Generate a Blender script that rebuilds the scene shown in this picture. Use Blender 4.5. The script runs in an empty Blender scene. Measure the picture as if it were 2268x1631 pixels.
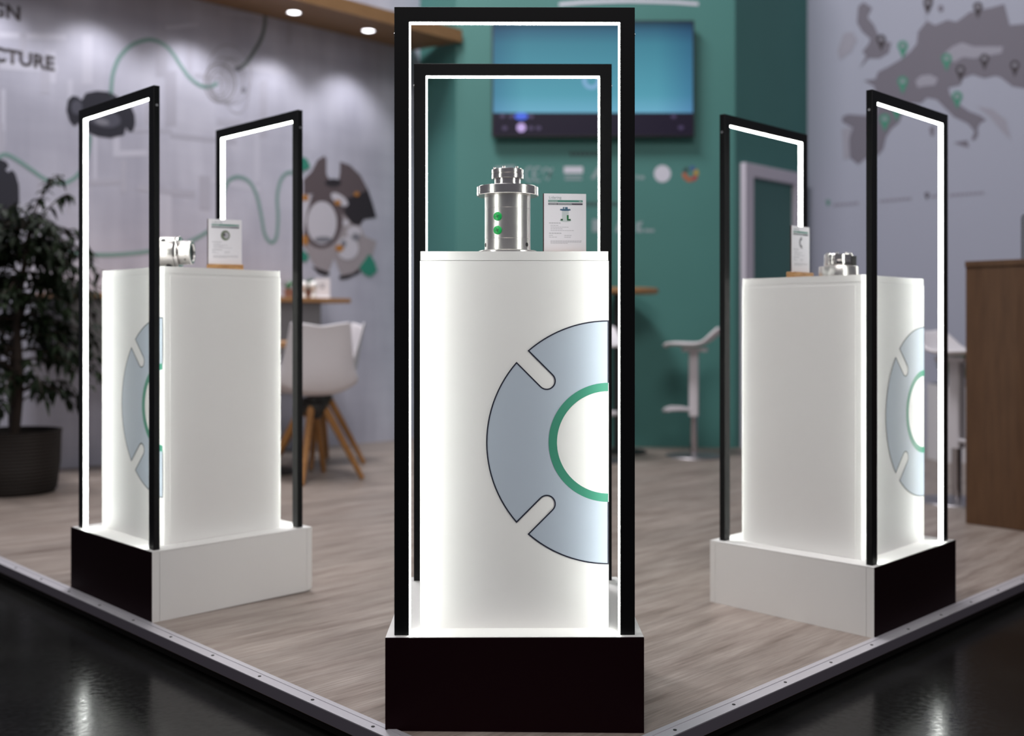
import bpy, bmesh, math, random
from mathutils import Vector, Matrix
from mathutils.geometry import tessellate_polygon

random.seed(7)
S = bpy.context.scene
COL = S.collection

# ------------------------------------------------------------------ camera
F, CX, YH, HC = 2361.2, 1134.0, 724.8, 0.9392       # focal length and horizon in photo pixels, eye height
cam_d = bpy.data.cameras.new('camera')
cam_d.sensor_width = 36.0
cam_d.lens = F / 2268.0 * 36.0
cam_d.shift_y = -(815.5 - YH) / 2268.0
cam_d.clip_start = 0.05
cam_d.dof.use_dof = True
cam_d.dof.focus_distance = 2.62
cam_d.dof.aperture_fstop = 1.75
cam = bpy.data.objects.new('camera', cam_d)
COL.objects.link(cam)
cam.location = (0, 0, HC)
cam.rotation_euler = (math.pi / 2, 0, 0)
S.camera = cam

# ------------------------------------------------------------------ world, hall lamps, exposure
w = bpy.data.worlds.new('hall')
S.world = w
w.use_nodes = True
w.node_tree.nodes['Background'].inputs[0].default_value = (0.80, 0.80, 0.92, 1)
w.node_tree.nodes['Background'].inputs[1].default_value = 0.145
S.view_settings.view_transform = 'Standard'
S.view_settings.look = 'None'
S.view_settings.exposure = 0.0
S.view_settings.gamma = 1.0
S.view_settings.use_curve_mapping = False
try:
    S.cycles.use_denoising = True
    S.cycles.max_bounces = 8
    S.cycles.sample_clamp_indirect = 6.0
    S.cycles.caustics_reflective = False
    S.cycles.caustics_refractive = False
except Exception:
    pass


def area(name, loc, target, sx, sy, power, color=(1, 1, 1)):
    l = bpy.data.lights.new(name, 'AREA')
    l.shape = 'RECTANGLE'
    l.size, l.size_y, l.energy, l.color = sx, sy, power, color
    o = bpy.data.objects.new(name, l)
    COL.objects.link(o)
    o.location = loc
    o.rotation_euler = (Vector(target) - Vector(loc)).to_track_quat('-Z', 'Y').to_euler()
    return o


area('hall_lamp_back', (-1.3, 5.5, 7.0), (0.4, 7.0, 0.5), 2.6, 1.0, 330, (1.0, 0.98, 1.0))
area('hall_lamp_aisle', (0.1, -1.0, 6.2), (0.2, 4.0, 0.5), 3.0, 2.0, 215, (1.0, 0.96, 0.95))

# ------------------------------------------------------------------ materials
def lin(c):
    return tuple((x / 255.0 / 12.92) if x / 255.0 <= 0.04045 else ((x / 255.0 + 0.055) / 1.055) ** 2.4 for x in c)


def mat(name, col, rough=0.5, metal=0.0, emit=None, estr=0.0, spec=None, alpha=None, trans=None):
    m = bpy.data.materials.new(name)
    m.use_nodes = True
    b = m.node_tree.nodes['Principled BSDF']
    b.inputs['Base Color'].default_value = (*col, 1)
    b.inputs['Roughness'].default_value = rough
    b.inputs['Metallic'].default_value = metal
    if spec is not None:
        b.inputs['Specular IOR Level'].default_value = spec
    if emit:
        b.inputs['Emission Color'].default_value = (*emit, 1)
        b.inputs['Emission Strength'].default_value = estr
    if trans:
        b.inputs['Transmission Weight'].default_value = trans
    return m


def nodes(m):
    nt = m.node_tree
    return nt, nt.nodes, nt.links, nt.nodes['Principled BSDF']


def coords(m, kind='Object', scale=(1, 1, 1), rot=(0, 0, 0)):
    nt, N, L, b = nodes(m)
    tc = N.new('ShaderNodeTexCoord')
    mp = N.new('ShaderNodeMapping')
    mp.inputs['Scale'].default_value = scale
    mp.inputs['Rotation'].default_value = rot
    L.new(tc.outputs[kind], mp.inputs['Vector'])
    return mp.outputs['Vector']


def noise(m, vec, scale, detail=4, rough=0.55):
    nt, N, L, b = nodes(m)
    n = N.new('ShaderNodeTexNoise')
    n.inputs['Scale'].default_value = scale
    n.inputs['Detail'].default_value = detail
    n.inputs['Roughness'].default_value = rough
    L.new(vec, n.inputs['Vector'])
    return n.outputs['Fac']


def ramp(m, fac, stops):
    nt, N, L, b = nodes(m)
    r = N.new('ShaderNodeValToRGB')
    e = r.color_ramp.elements
    while len(e) < len(stops):
        e.new(0.5)
    for i, (p, c) in enumerate(stops):
        e[i].position = p
        e[i].color = (*c, 1)
    L.new(fac, r.inputs['Fac'])
    return r.outputs['Color']


def mix(m, a, b_, fac, mode='MIX'):
    nt, N, L, b = nodes(m)
    x = N.new('ShaderNodeMix')
    x.data_type = 'RGBA'
    x.blend_type = mode
    for sock, val in ((x.inputs[6], a), (x.inputs[7], b_), (x.inputs[0], fac)):
        if hasattr(val, 'is_output'):
            L.new(val, sock)
        elif isinstance(val, (int, float)):
            sock.default_value = val
        else:
            sock.default_value = (*val, 1)
    return x.outputs[2]


def bump(m, fac, strength=0.1, dist=0.01):
    nt, N, L, b = nodes(m)
    u = N.new('ShaderNodeBump')
    u.inputs['Strength'].default_value = strength
    u.inputs['Distance'].default_value = dist
    L.new(fac, u.inputs['Height'])
    L.new(u.outputs['Normal'], b.inputs['Normal'])


def set_col(m, out):
    nt, N, L, b = nodes(m)
    L.new(out, b.inputs['Base Color'])


M = {}
M['white'] = mat('white_laminate', (0.80, 0.785, 0.77), 0.45)
set_col(M['white'], ramp(M['white'], noise(M['white'], coords(M['white']), 3, 3), [(0.3, (0.79, 0.775, 0.76)), (0.7, (0.81, 0.80, 0.785))]))
M['maroon'] = mat('dark_maroon_laminate', (0.0085, 0.0012, 0.0028), 0.6, spec=0.08)
M['black'] = mat('black_painted_metal', (0.0025, 0.0025, 0.003), 0.42, spec=0.22)
bump(M['black'], noise(M['black'], coords(M['black']), 400, 2), 0.03, 0.001)
M['led'] = mat('led_diffuser', (0.9, 0.9, 0.9), 0.5, emit=(0.96, 1.0, 0.95), estr=25.0)
M['screw'] = mat('steel_screw', (0.6, 0.6, 0.6), 0.3, 1.0)
M['steel'] = mat('turned_stainless_steel', (0.72, 0.69, 0.67), 0.2, 1.0)
M['satin_steel'] = mat('satin_stainless_steel', (0.74, 0.71, 0.68), 0.3, 1.0)
M['hole'] = mat('dark_bore', (0.006, 0.006, 0.006), 0.6)
M['green_cap'] = mat('green_plastic', (0.0, 0.36, 0.07), 0.4)
M['cap_mark'] = mat('dark_green_plastic', (0.0, 0.07, 0.02), 0.5)
M['emblem_fill'] = mat('printed_blue_grey', (0.43, 0.485, 0.56), 0.5)
M['emblem_line'] = mat('printed_navy', (0.012, 0.014, 0.03), 0.5)
M['emblem_green'] = mat('printed_green', (0.045, 0.245, 0.16), 0.5)
M['paper'] = mat('white_card', (0.82, 0.80, 0.84), 0.6)
M['card_edge'] = mat('dark_red_acrylic_edge', (0.035, 0.004, 0.004), 0.3)
M['print_green'] = mat('card_green_print', (0.07, 0.24, 0.19), 0.6)
M['print_dark'] = mat('card_dark_print', (0.08, 0.065, 0.09), 0.6)
M['print_grey'] = mat('card_grey_print', (0.42, 0.41, 0.44), 0.6)
M['print_slate'] = mat('card_slate_print', (0.22, 0.27, 0.28), 0.6)
M['print_steel'] = mat('card_steel_print', (0.55, 0.60, 0.60), 0.6)
M['print_blue'] = mat('card_blue_print', (0.05, 0.12, 0.2), 0.6)
M['olive'] = mat('card_olive_print', (0.17, 0.2, 0.14), 0.6)


def wood(name, dark, light, scale=(1, 1, 1), rough=0.5):
    m = mat(name, light, rough)
    v = coords(m, 'Object', scale)
    c = ramp(m, noise(m, v, 6.0, 6, 0.6), [(0.25, dark), (0.5, tuple((a + b) / 2 for a, b in zip(dark, light))), (0.75, light)])
    set_col(m, c)
    return m


M['block_wood'] = wood('pine_block', (0.30, 0.13, 0.04), (0.62, 0.36, 0.15), (4, 4, 20))
M['leg_wood'] = wood('oak_leg', (0.24, 0.10, 0.025), (0.40, 0.19, 0.055), (10, 10, 2))
M['table_wood'] = wood('oak_tabletop', (0.30, 0.15, 0.06), (0.42, 0.23, 0.10), (2, 14, 14))
M['cabinet_wood'] = wood('oak_cabinet', (0.066, 0.027, 0.008), (0.112, 0.053, 0.021), (7, 7, 0.7))
M['beam_wood'] = wood('oak_canopy', (0.20, 0.105, 0.042), (0.29, 0.165, 0.075), (1.0, 9, 9))

# wood-look vinyl floor, planks along local x
m = M['floor'] = mat('oak_vinyl_floor', (0.3, 0.26, 0.23), 0.42, spec=0.4)
nt, N, L, b = nodes(m)
br = N.new('ShaderNodeTexBrick')
br.offset = 0.37
br.inputs['Color1'].default_value = (0.35, 0.35, 0.35, 1)
br.inputs['Color2'].default_value = (0.65, 0.65, 0.65, 1)
br.inputs['Mortar'].default_value = (0.3, 0.3, 0.3, 1)
br.inputs['Scale'].default_value = 1.0
br.inputs['Mortar Size'].default_value = 0.0012
br.inputs['Brick Width'].default_value = 1.5
br.inputs['Row Height'].default_value = 0.19
L.new(coords(m), br.inputs['Vector'])
g1 = noise(m, coords(m, scale=(0.9, 7, 1)), 2.2, 6, 0.62)
g2 = noise(m, coords(m, scale=(2.0, 60, 1)), 2.5, 4, 0.6)
c1 = ramp(m, g1, [(0.28, (0.185, 0.14, 0.118)), (0.46, (0.30, 0.247, 0.217)), (0.7, (0.40, 0.345, 0.31))])
c2 = mix(m, c1, ramp(m, g2, [(0.32, (0.62, 0.60, 0.58)), (0.66, (1.12, 1.12, 1.12))]), 0.8, 'MULTIPLY')
c3 = mix(m, c2, mix(m, br.outputs['Color'], (2, 2, 2), 1.0, 'MULTIPLY'), 0.35, 'MULTIPLY')
set_col(m, c3)
bump(m, g2, 0.06, 0.002)

# polished black hall floor
m = M['hall_floor'] = mat('polished_black_floor', (0.009, 0.009, 0.009), 0.2, spec=0.13)
nt, N, L, b = nodes(m)
n1 = noise(m, coords(m), 55, 4, 0.6)
n2 = noise(m, coords(m), 3.0, 5)
sp = N.new('ShaderNodeTexVoronoi')
sp.inputs['Scale'].default_value = 34
L.new(coords(m, scale=(1, 1, 1)), sp.inputs['Vector'])
spots = ramp(m, sp.outputs['Distance'], [(0.0, (1, 1, 1)), (0.035, (0, 0, 0))])
base = ramp(m, n2, [(0.3, (0.006, 0.006, 0.006)), (0.7, (0.013, 0.013, 0.0125))])
set_col(m, mix(m, base, (0.05, 0.05, 0.05), spots))
L.new(ramp(m, n1, [(0.3, (0.13, 0.13, 0.13)), (0.7, (0.24, 0.24, 0.24))]), b.inputs['Roughness'])
bump(m, n1, 0.10, 0.002)

M['trim'] = mat('aluminium_edge_trim', (0.58, 0.56, 0.60), 0.42, 0.35)
M['fascia'] = mat('grey_fascia', (0.15, 0.133, 0.16), 0.55)
M['raw_edge'] = mat('raw_plywood_edge', (0.20, 0.11, 0.05), 0.7)
M['subframe'] = mat('dark_platform_side', (0.018, 0.012, 0.008), 0.8)

# printed mural wall
m = M['mural'] = mat('printed_mural', (0.6, 0.59, 0.67), 0.55)
v = coords(m, scale=(1.0, 1.0, 1.0))
a_ = noise(m, coords(m, scale=(1.1, 1, 0.55)), 1.3, 3)
b2 = noise(m, coords(m, scale=(5.5, 1, 0.7)), 1.7, 3)
b3 = noise(m, coords(m, scale=(1.0, 1, 7)), 1.4, 3)
cc = ramp(m, a_, [(0.35, (0.45, 0.45, 0.54)), (0.62, (0.61, 0.61, 0.71))])
cc = mix(m, cc, ramp(m, b2, [(0.38, (0.88, 0.88, 0.90)), (0.6, (1.04, 1.04, 1.04))]), 0.45, 'MULTIPLY')
cc = mix(m, cc, ramp(m, b3, [(0.35, (0.9, 0.9, 0.92)), (0.6, (1.03, 1.03, 1.03))]), 0.4, 'MULTIPLY')
set_col(m, cc)
M['map_wall'] = mat('lavender_grey_wall', (0.37, 0.385, 0.475), 0.55)
M['green_wall'] = mat('green_wall', (0.060, 0.205, 0.185), 0.6)
set_col(M['green_wall'], ramp(M['green_wall'], noise(M['green_wall'], coords(M['green_wall']), 1.2, 2), [(0.3, (0.058, 0.198, 0.178)), (0.7, (0.063, 0.212, 0.192))]))
M['door_green'] = mat('green_door', (0.055, 0.165, 0.15), 0.55)
M['door_frame'] = mat('white_door_frame', (0.62, 0.58, 0.66), 0.5)
M['logo'] = mat('white_print', (0.62, 0.62, 0.70), 0.6)
M['logo_dim'] = mat('pale_green_print', (0.28, 0.36, 0.38), 0.6)
M['logo_dark'] = mat('dark_print', (0.035, 0.075, 0.075), 0.6)
M['logo_blue'] = mat('blue_print', (0.05, 0.12, 0.28), 0.6)
M['logo_yellow'] = mat('yellow_print', (0.45, 0.30, 0.05), 0.6)
M['logo_orange'] = mat('orange_print', (0.45, 0.12, 0.05), 0.6)
M['logo_red'] = mat('red_print', (0.40, 0.06, 0.06), 0.6)
M['text'] = mat('mural_dark_lettering', (0.05, 0.042, 0.045), 0.6)
M['cord'] = mat('mural_green_cord', (0.20, 0.33, 0.31), 0.6)
M['cord_dark'] = mat('mural_grey_cord', (0.16, 0.19, 0.19), 0.6)
M['m_fade_light'] = mat('mural_faded_light', (0.595, 0.593, 0.69), 0.55)
M['m_fade_dark'] = mat('mural_faded_grey', (0.485, 0.48, 0.565), 0.55)
M['m_black'] = mat('mural_black', (0.022, 0.022, 0.034), 0.6)
M['m_grey'] = mat('mural_dark_grey', (0.085, 0.085, 0.115), 0.6)
M['m_mid'] = mat('mural_mid_grey', (0.22, 0.22, 0.26), 0.6)
M['m_line'] = mat('mural_thin_grey', (0.34, 0.33, 0.37), 0.6)
M['m_brown'] = mat('mural_brown', (0.115, 0.088, 0.098), 0.6)
M['m_darkbrown'] = mat('mural_dark_brown', (0.025, 0.020, 0.027), 0.6)
M['m_taupe'] = mat('mural_taupe', (0.36, 0.32, 0.345), 0.6)
M['m_pale'] = mat('mural_pale', (0.60, 0.58, 0.65), 0.6)
M['m_green'] = mat('mural_teal', (0.03, 0.24, 0.17), 0.6)
M['m_orange'] = mat('mural_amber', (0.45, 0.19, 0.04), 0.6)
M['map_grey'] = mat('map_land_grey', (0.165, 0.152, 0.19), 0.6)
M['map_pale'] = mat('map_land_pale', (0.32, 0.312, 0.375), 0.6)
M['pin_dark'] = mat('map_pin_dark', (0.035, 0.025, 0.033), 0.6)
M['pin_green'] = mat('map_pin_green', (0.05, 0.25, 0.17), 0.6)
M['map_text'] = mat('map_text_grey', (0.26, 0.25, 0.31), 0.6)

# television
M['bezel'] = mat('black_bezel', (0.008, 0.008, 0.009), 0.4)
m = M['tv_picture'] = mat('tv_picture', (0.0, 0.0, 0.0), 0.4, spec=0.2)
nt, N, L, b = nodes(m)
tc = N.new('ShaderNodeTexCoord')
sx = N.new('ShaderNodeSeparateXYZ')
L.new(tc.outputs['Generated'], sx.inputs[0])
vcol = ramp(m, sx.outputs['Z'], [(0.0, lin((112, 178, 206))), (0.2, lin((86, 160, 180))), (0.75, lin((66, 134, 154))), (0.9, lin((52, 104, 130))), (1.0, lin((22, 58, 76)))])
hcol = ramp(m, sx.outputs['X'], [(0.0, (0.62, 0.66, 0.78)), (0.15, (1, 1, 1)), (0.82, (0.95, 0.97, 0.98)), (1.0, (0.55, 0.58, 0.75))])
L.new(mix(m, vcol, hcol, 1.0, 'MULTIPLY'), b.inputs['Emission Color'])
b.inputs['Emission Strength'].default_value = 0.92
M['tv_menu'] = mat('tv_menu_bar', (0.0, 0.0, 0.0), 0.4, emit=lin((25, 19, 38)), estr=1.0, spec=0.2)
M['tv_blue'] = mat('tv_blue_light', (0, 0, 0), 0.4, emit=lin((58, 95, 220)), estr=1.0)
M['tv_lilac'] = mat('tv_lilac_light', (0, 0, 0), 0.4, emit=lin((190, 165, 225)), estr=1.0)
M['tv_faint'] = mat('tv_faint_light', (0, 0, 0), 0.4, emit=lin((60, 48, 84)), estr=1.0)
M['tv_pale'] = mat('tv_pale_ring', (0, 0, 0), 0.4, emit=lin((120, 165, 205)), estr=1.0)
M['lens'] = mat('downlight_lens', (0.9, 0.9, 0.9), 0.4, emit=(1, 0.97, 1), estr=6.0)

# furniture and plants
M['shell'] = mat('white_plastic_shell', (0.76, 0.73, 0.76), 0.4)
M['stool_white'] = mat('white_stool_paint', (0.60, 0.57, 0.60), 0.4)
M['chrome'] = mat('chrome', (0.5, 0.48, 0.5), 0.12, 1.0)
M['brushed'] = mat('brushed_base_plate', (0.36, 0.34, 0.36), 0.42, 1.0)
M['hub'] = mat('black_hub', (0.012, 0.012, 0.012), 0.5)
M['grey_body'] = mat('grey_laminate', (0.145, 0.138, 0.14), 0.5)
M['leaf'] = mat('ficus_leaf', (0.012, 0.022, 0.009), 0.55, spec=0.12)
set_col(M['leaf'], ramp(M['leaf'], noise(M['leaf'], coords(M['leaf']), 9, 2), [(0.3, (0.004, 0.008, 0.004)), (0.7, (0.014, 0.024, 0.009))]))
M['leaf_bright'] = mat('green_leaf', (0.03, 0.16, 0.05), 0.45)
M['bark'] = mat('ficus_bark', (0.035, 0.022, 0.016), 0.8)
bump(M['bark'], noise(M['bark'], coords(M['bark'], scale=(20, 20, 4)), 5), 0.4, 0.01)
m = M['wicker'] = mat('dark_woven_basket', (0.026, 0.015, 0.010), 0.7)
nt, N, L, b = nodes(m)
wv = N.new('ShaderNodeTexWave')
wv.wave_type = 'BANDS'
wv.bands_direction = 'Z'
wv.inputs['Scale'].default_value = 17
L.new(coords(m), wv.inputs['Vector'])
set_col(m, ramp(m, wv.outputs['Fac'], [(0.2, (0.005, 0.003, 0.002)), (0.8, (0.020, 0.012, 0.008))]))
bump(m, wv.outputs['Fac'], 0.6, 0.01)
M['soil'] = mat('potting_soil', (0.012, 0.009, 0.006), 0.95)
M['terracotta'] = mat('terracotta', (0.33, 0.17, 0.13), 0.7)
M['ceramic'] = mat('white_ceramic', (0.92, 0.90, 0.88), 0.15)
M['planter'] = mat('white_planter', (0.76, 0.74, 0.77), 0.5)
M['mesh_grey'] = mat('grey_wire_mesh', (0.20, 0.20, 0.19), 0.6)
M['mesh_rim'] = mat('dark_wire_rim', (0.03, 0.032, 0.03), 0.5)

# ------------------------------------------------------------------ helpers
class MB:
    """Collects shapes into one mesh, each with a material slot."""

    def __init__(self):
        self.bm = bmesh.new()
        self.mats = []
        self.cur = 0

    def use(self, m_):
        if m_ not in self.mats:
            self.mats.append(m_)
        self.cur = self.mats.index(m_)
        return self

    def face(self, vs, smooth=False):
        try:
            f = self.bm.faces.new(vs)
        except ValueError:
            return None
        f.material_index = self.cur
        f.smooth = smooth
        return f

    def box(self, x0, x1, y0, y1, z0, z1):
        v = [self.bm.verts.new((x, y, z)) for z in (z0, z1) for (x, y) in ((x0, y0), (x1, y0), (x1, y1), (x0, y1))]
        for q in ((3, 2, 1, 0), (4, 5, 6, 7), (0, 1, 5, 4), (1, 2, 6, 5), (2, 3, 7, 6), (3, 0, 4, 7)):
            self.face([v[i] for i in q])
        return self

    def prism(self, pts, z0, z1, smooth=False):
        lo = [self.bm.verts.new((p[0], p[1], z0)) for p in pts]
        hi = [self.bm.verts.new((p[0], p[1], z1)) for p in pts]
        n = len(pts)
        for i in range(n):
            self.face([lo[i], lo[(i + 1) % n], hi[(i + 1) % n], hi[i]], smooth)
        self.face(list(reversed(lo)))
        self.face(hi)
        return self

    def lathe(self, prof, n=32, mtx=None, smooth=True):
        """prof = [(r, z), ...] turned about z."""
        mtx = mtx or Matrix()
        rings = []
        for r, z in prof:
            if r < 1e-6:
                rings.append([self.bm.verts.new(mtx @ Vector((0, 0, z)))])
            else:
                rings.append([self.bm.verts.new(mtx @ Vector((r * math.cos(2 * math.pi * i / n), r * math.sin(2 * math.pi * i / n), z))) for i in range(n)])
        for a, b_ in zip(rings, rings[1:]):
            for i in range(n):
                j = (i + 1) % n
                if len(a) == 1 and len(b_) == 1:
                    continue
                if len(a) == 1:
                    self.face([a[0], b_[j], b_[i]][::-1], smooth)
                elif len(b_) == 1:
                    self.face([a[i], a[j], b_[0]], smooth)
                else:
                    self.face([a[i], a[j], b_[j], b_[i]], smooth)
        return self

    def cyl(self, r, z0, z1, n=24, mtx=None):
        mtx = mtx or Matrix()
        lo = [self.bm.verts.new(mtx @ Vector((r * math.cos(2 * math.pi * i / n), r * math.sin(2 * math.pi * i / n), z0))) for i in range(n)]
        hi = [self.bm.verts.new(mtx @ Vector((r * math.cos(2 * math.pi * i / n), r * math.sin(2 * math.pi * i / n), z1))) for i in range(n)]
        for i in range(n):
            j = (i + 1) % n
            self.face([lo[i], lo[j], hi[j], hi[i]], True)
        self.face(lo[::-1])
        self.face(hi)
        return self

    def tube(self, pts, rad, n=10, square=False):
        """A tube through 3-D points; rad is a number or one per point."""
        pts = [Vector(p) for p in pts]
        rads = rad if isinstance(rad, (list, tuple)) else [rad] * len(pts)
        rings = []
        for i, p in enumerate(pts):
            d = (pts[min(i + 1, len(pts) - 1)] - pts[max(i - 1, 0)]).normalized()
            up = Vector((0, 0, 1)) if abs(d.z) < 0.9 else Vector((0, 1, 0))
            a = d.cross(up).normalized()
            b_ = a.cross(d).normalized()
            rings.append([self.bm.verts.new(p + rads[i] * (a * math.cos(t) + b_ * math.sin(t))) for t in [2 * math.pi * (k + 0.5) / n for k in range(n)]])
        for r0, r1 in zip(rings, rings[1:]):
            for k in range(n):
                self.face([r0[k], r0[(k + 1) % n], r1[(k + 1) % n], r1[k]], not square)
        self.face(rings[0][::-1])
        self.face(rings[-1])
        return self

    def grid(self, rows, smooth=True):
        vs = [[self.bm.verts.new(p) for p in r] for r in rows]
        for a, b_ in zip(vs, vs[1:]):
            for i in range(len(a) - 1):
                self.face([a[i], a[i + 1], b_[i + 1], b_[i]], smooth)
        return self

    def ngon(self, pts):
        pts = [Vector(p) for p in pts]
        vs = [self.bm.verts.new(p) for p in pts]
        if len(pts) <= 4:
            self.face(vs)
        else:
            for t in tessellate_polygon([pts]):
                self.face([vs[i] for i in t])
        return self

    def build(self, name, m_=None, parent=None, recalc=True, bevel=0.0):
        if m_ is not None:
            self.mats = [m_]
        if recalc:
            bmesh.ops.recalc_face_normals(self.bm, faces=self.bm.faces[:])
        me = bpy.data.meshes.new(name)
        self.bm.to_mesh(me)
        self.bm.free()
        me.set_sharp_from_angle(angle=math.radians(38))
        for x in self.mats:
            me.materials.append(x)
        o = bpy.data.objects.new(name, me)
        COL.objects.link(o)
        if parent is not None:
            o.parent = parent
        if bevel:
            bv = o.modifiers.new('bevel', 'BEVEL')
            bv.width = bevel
            bv.segments = 2
            bv.limit_method = 'ANGLE'
        return o


def tag(o, label, cat, group=None, kind=None):
    o['label'] = label
    o['category'] = cat
    if group:
        o['group'] = group
    if kind:
        o['kind'] = kind
    return o


def thing(name, label, cat, loc=(0, 0, 0), rz=0.0, group=None):
    o = bpy.data.objects.new(name, None)
    o.empty_display_size = 0.1
    COL.objects.link(o)
    o.location = loc
    o.rotation_euler = (0, 0, rz)
    return tag(o, label, cat, group)


def kids(o):
    return [c for c in bpy.data.objects if c.parent == o]


def dup(root, loc, rz, label):
    r = root.copy()
    COL.objects.link(r)
    r.location = loc
    r.rotation_euler = (0, 0, rz)
    r['label'] = label
    for ch in kids(root):
        c = ch.copy()
        COL.objects.link(c)
        c.parent = r
        for g in kids(ch):
            d = g.copy()
            COL.objects.link(d)
            d.parent = c
    return r


def struct(o):
    o['kind'] = 'structure'
    return o


TILT = 0.0116                                   # the raised floor falls gently to the right


def zf(x):
    return -TILT * x


FLOOR_M = Matrix.Rotation(math.atan(TILT), 4, 'Y') @ Matrix.Rotation(math.pi / 4, 4, 'Z')
R2 = math.sqrt(2)


def uv(u, v):
    return ((u - v) / R2, (u + v) / R2)


def ray(px, py):
    return Vector(((px - CX) / F, 1.0, -(py - YH) / F))


class Plane:
    """A vertical wall plane through two ground points; at(px, py) is the wall point seen at a photo pixel."""

    def __init__(self, a, b_):
        self.a, self.b = Vector((a[0], a[1], 0)), Vector((b_[0], b_[1], 0))
        self.t = (self.b - self.a).normalized()
        n = Vector((-self.t.y, self.t.x, 0))
        if n.dot(-self.a) < 0:
            n = -n
        self.n = n

    def at(self, px, py, off=0.002):
        d = ray(px, py)
        o = Vector((0, 0, HC))
        k = (self.a + self.n * off - o).dot(self.n) / d.dot(self.n)
        return o + d * k


def stroke_rows(pts, width, normal):
    rows = []
    for i, p in enumerate(pts):
        d = (pts[min(i + 1, len(pts) - 1)] - pts[max(i - 1, 0)]).normalized()
        s = d.cross(normal).normalized() * width / 2
        rows.append([p - s, p + s])
    return rows


def smooth_path(pts, k=6):
    out = []
    P_ = [pts[0]] + list(pts) + [pts[-1]]
    for i in range(1, len(P_) - 2):
        p0_, p1, p2, p3 = P_[i - 1], P_[i], P_[i + 1], P_[i + 2]
        for j in range(k):
            t = j / k
            out.append(tuple(0.5 * ((2 * p1[c]) + (-p0_[c] + p2[c]) * t + (2 * p0_[c] - 5 * p1[c] + 4 * p2[c] - p3[c]) * t * t + (-p0_[c] + 3 * p1[c] - 3 * p2[c] + p3[c]) * t ** 3) for c in range(len(p1))))
    out.append(tuple(pts[-1]))
    return out


def text_mesh(body, size, m_, name, parent, mtx, align='LEFT', weight=0.0, spacing=1.0):
    cu = bpy.data.curves.new(name, 'FONT')
    cu.body = body
    cu.size = size
    cu.align_x = align
    cu.offset = weight
    cu.space_character = spacing
    cu.resolution_u = 3
    tmp = bpy.data.objects.new('tmp', cu)
    COL.objects.link(tmp)
    dg = bpy.context.evaluated_depsgraph_get()
    me = bpy.data.meshes.new_from_object(tmp.evaluated_get(dg))
    bpy.data.objects.remove(tmp)
    bpy.data.curves.remove(cu)
    me.transform(mtx)
    me.materials.clear()
    me.materials.append(m_)
    o = bpy.data.objects.new(name, me)
    COL.objects.link(o)
    if parent is not None:
        o.parent = parent
    return o


# ------------------------------------------------------------------ setting: floors, trims, walls
U0, V0 = 1.553, 1.516                           # inner edges of the raised floor
UO, VO = 1.512, 1.472                           # outer edges of the trim
UW, VW = 8.346, 6.85                            # the two back walls
HALL_Z = -0.066

o = MB().box(-14, 14, -14, 14, -0.02, 0.0).build('floor_hall', M['hall_floor'])
o.matrix_world = Matrix.Translation((0, 4, HALL_Z)) @ FLOOR_M
struct(o)
o = MB().box(U0, UW + 0.1, V0, VW + 0.1, -0.05, 0.0).build('floor', M['floor'])
o.matrix_world = FLOOR_M
struct(o)
o = MB().box(UO + 0.03, UW, VO + 0.03, VW, HALL_Z + 0.0005, -0.051).build('platform_base', M['subframe'])
o.matrix_world = FLOOR_M
struct(o)


def trim(name, along_u):
    mb = MB()

    def bx(s0, s1, d0, d1, z0, z1):
        if along_u:
            mb.box(s0, s1, VO + d0, VO + d1, z0, z1)
        else:
            mb.box(UO + d0, UO + d1, s0, s1, z0, z1)
    wd = (V0 - VO) if along_u else (U0 - UO)
    s0 = UO if along_u else VO
    s1 = UW if along_u else VW
    mb.use(M['trim'])
    bx(s0, s1, 0.0, wd * 0.72, 0.0003, 0.0030)
    bx(s0, s1, wd * 0.72, wd + 0.004, 0.0003, 0.0045)
    mb.use(M['fascia'])
    bx(s0, s1, 0.0, 0.012, -0.029, 0.0003)
    bx(s0, s1, 0.012, wd, -0.029, 0.0002)
    mb.use(M['raw_edge'])
    bx(s0, s1, 0.006, 0.014, -0.034, -0.0291)
    t = mb.build(name)
    t.matrix_world = FLOOR_M
    struct(t)
    k = 0
    s = s0 + 0.27
    while s < s0 + 4.3:
        q = MB().cyl(0.0045, 0.003, 0.0042, 10, Matrix.Translation((s, VO + wd * 0.4, 0) if along_u else (UO + wd * 0.4, s, 0)))
        q.build('screw', M['hub'], t)
        s += 0.245
    return t


trim('trim_1', False)
trim('trim_2', True)

WALL_H = 4.3
CL = (-0.444, 8.45)                             # corners of the chamfered green cabin
CR = (1.768, 8.45)
LJ = (-0.770, 8.917)                            # where it meets the mural wall
RJ = (2.560, 9.242)                             # where it meets the map wall
pl_left = Plane(uv(1.4, VW), uv(5.8, VW))
pl_front = Plane(CL, CR)
pl_door = Plane(CR, RJ)
pl_map = Plane(RJ, uv(UW, 1.5))


def wall(name, a, b_, m_, back=0.08, z0=-0.15, local=True):
    a, b_ = Vector((a[0], a[1], 0)), Vector((b_[0], b_[1], 0))
    Lg = (b_ - a).length
    pn = Plane(a, b_)
    ang = math.atan2((b_ - a).y, (b_ - a).x)
    left = Vector((-math.sin(ang), math.cos(ang), 0))
    s = 1 if left.dot(pn.n) < 0 else -1         # thickness goes away from the viewer
    y0, y1 = (0, back * s) if s > 0 else (back * s, 0)
    o_ = MB().box(0, Lg, y0, y1, z0, WALL_H).build(name, m_)
    o_.location = a
    o_.rotation_euler = (0, 0, ang)
    return struct(o_)


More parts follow.
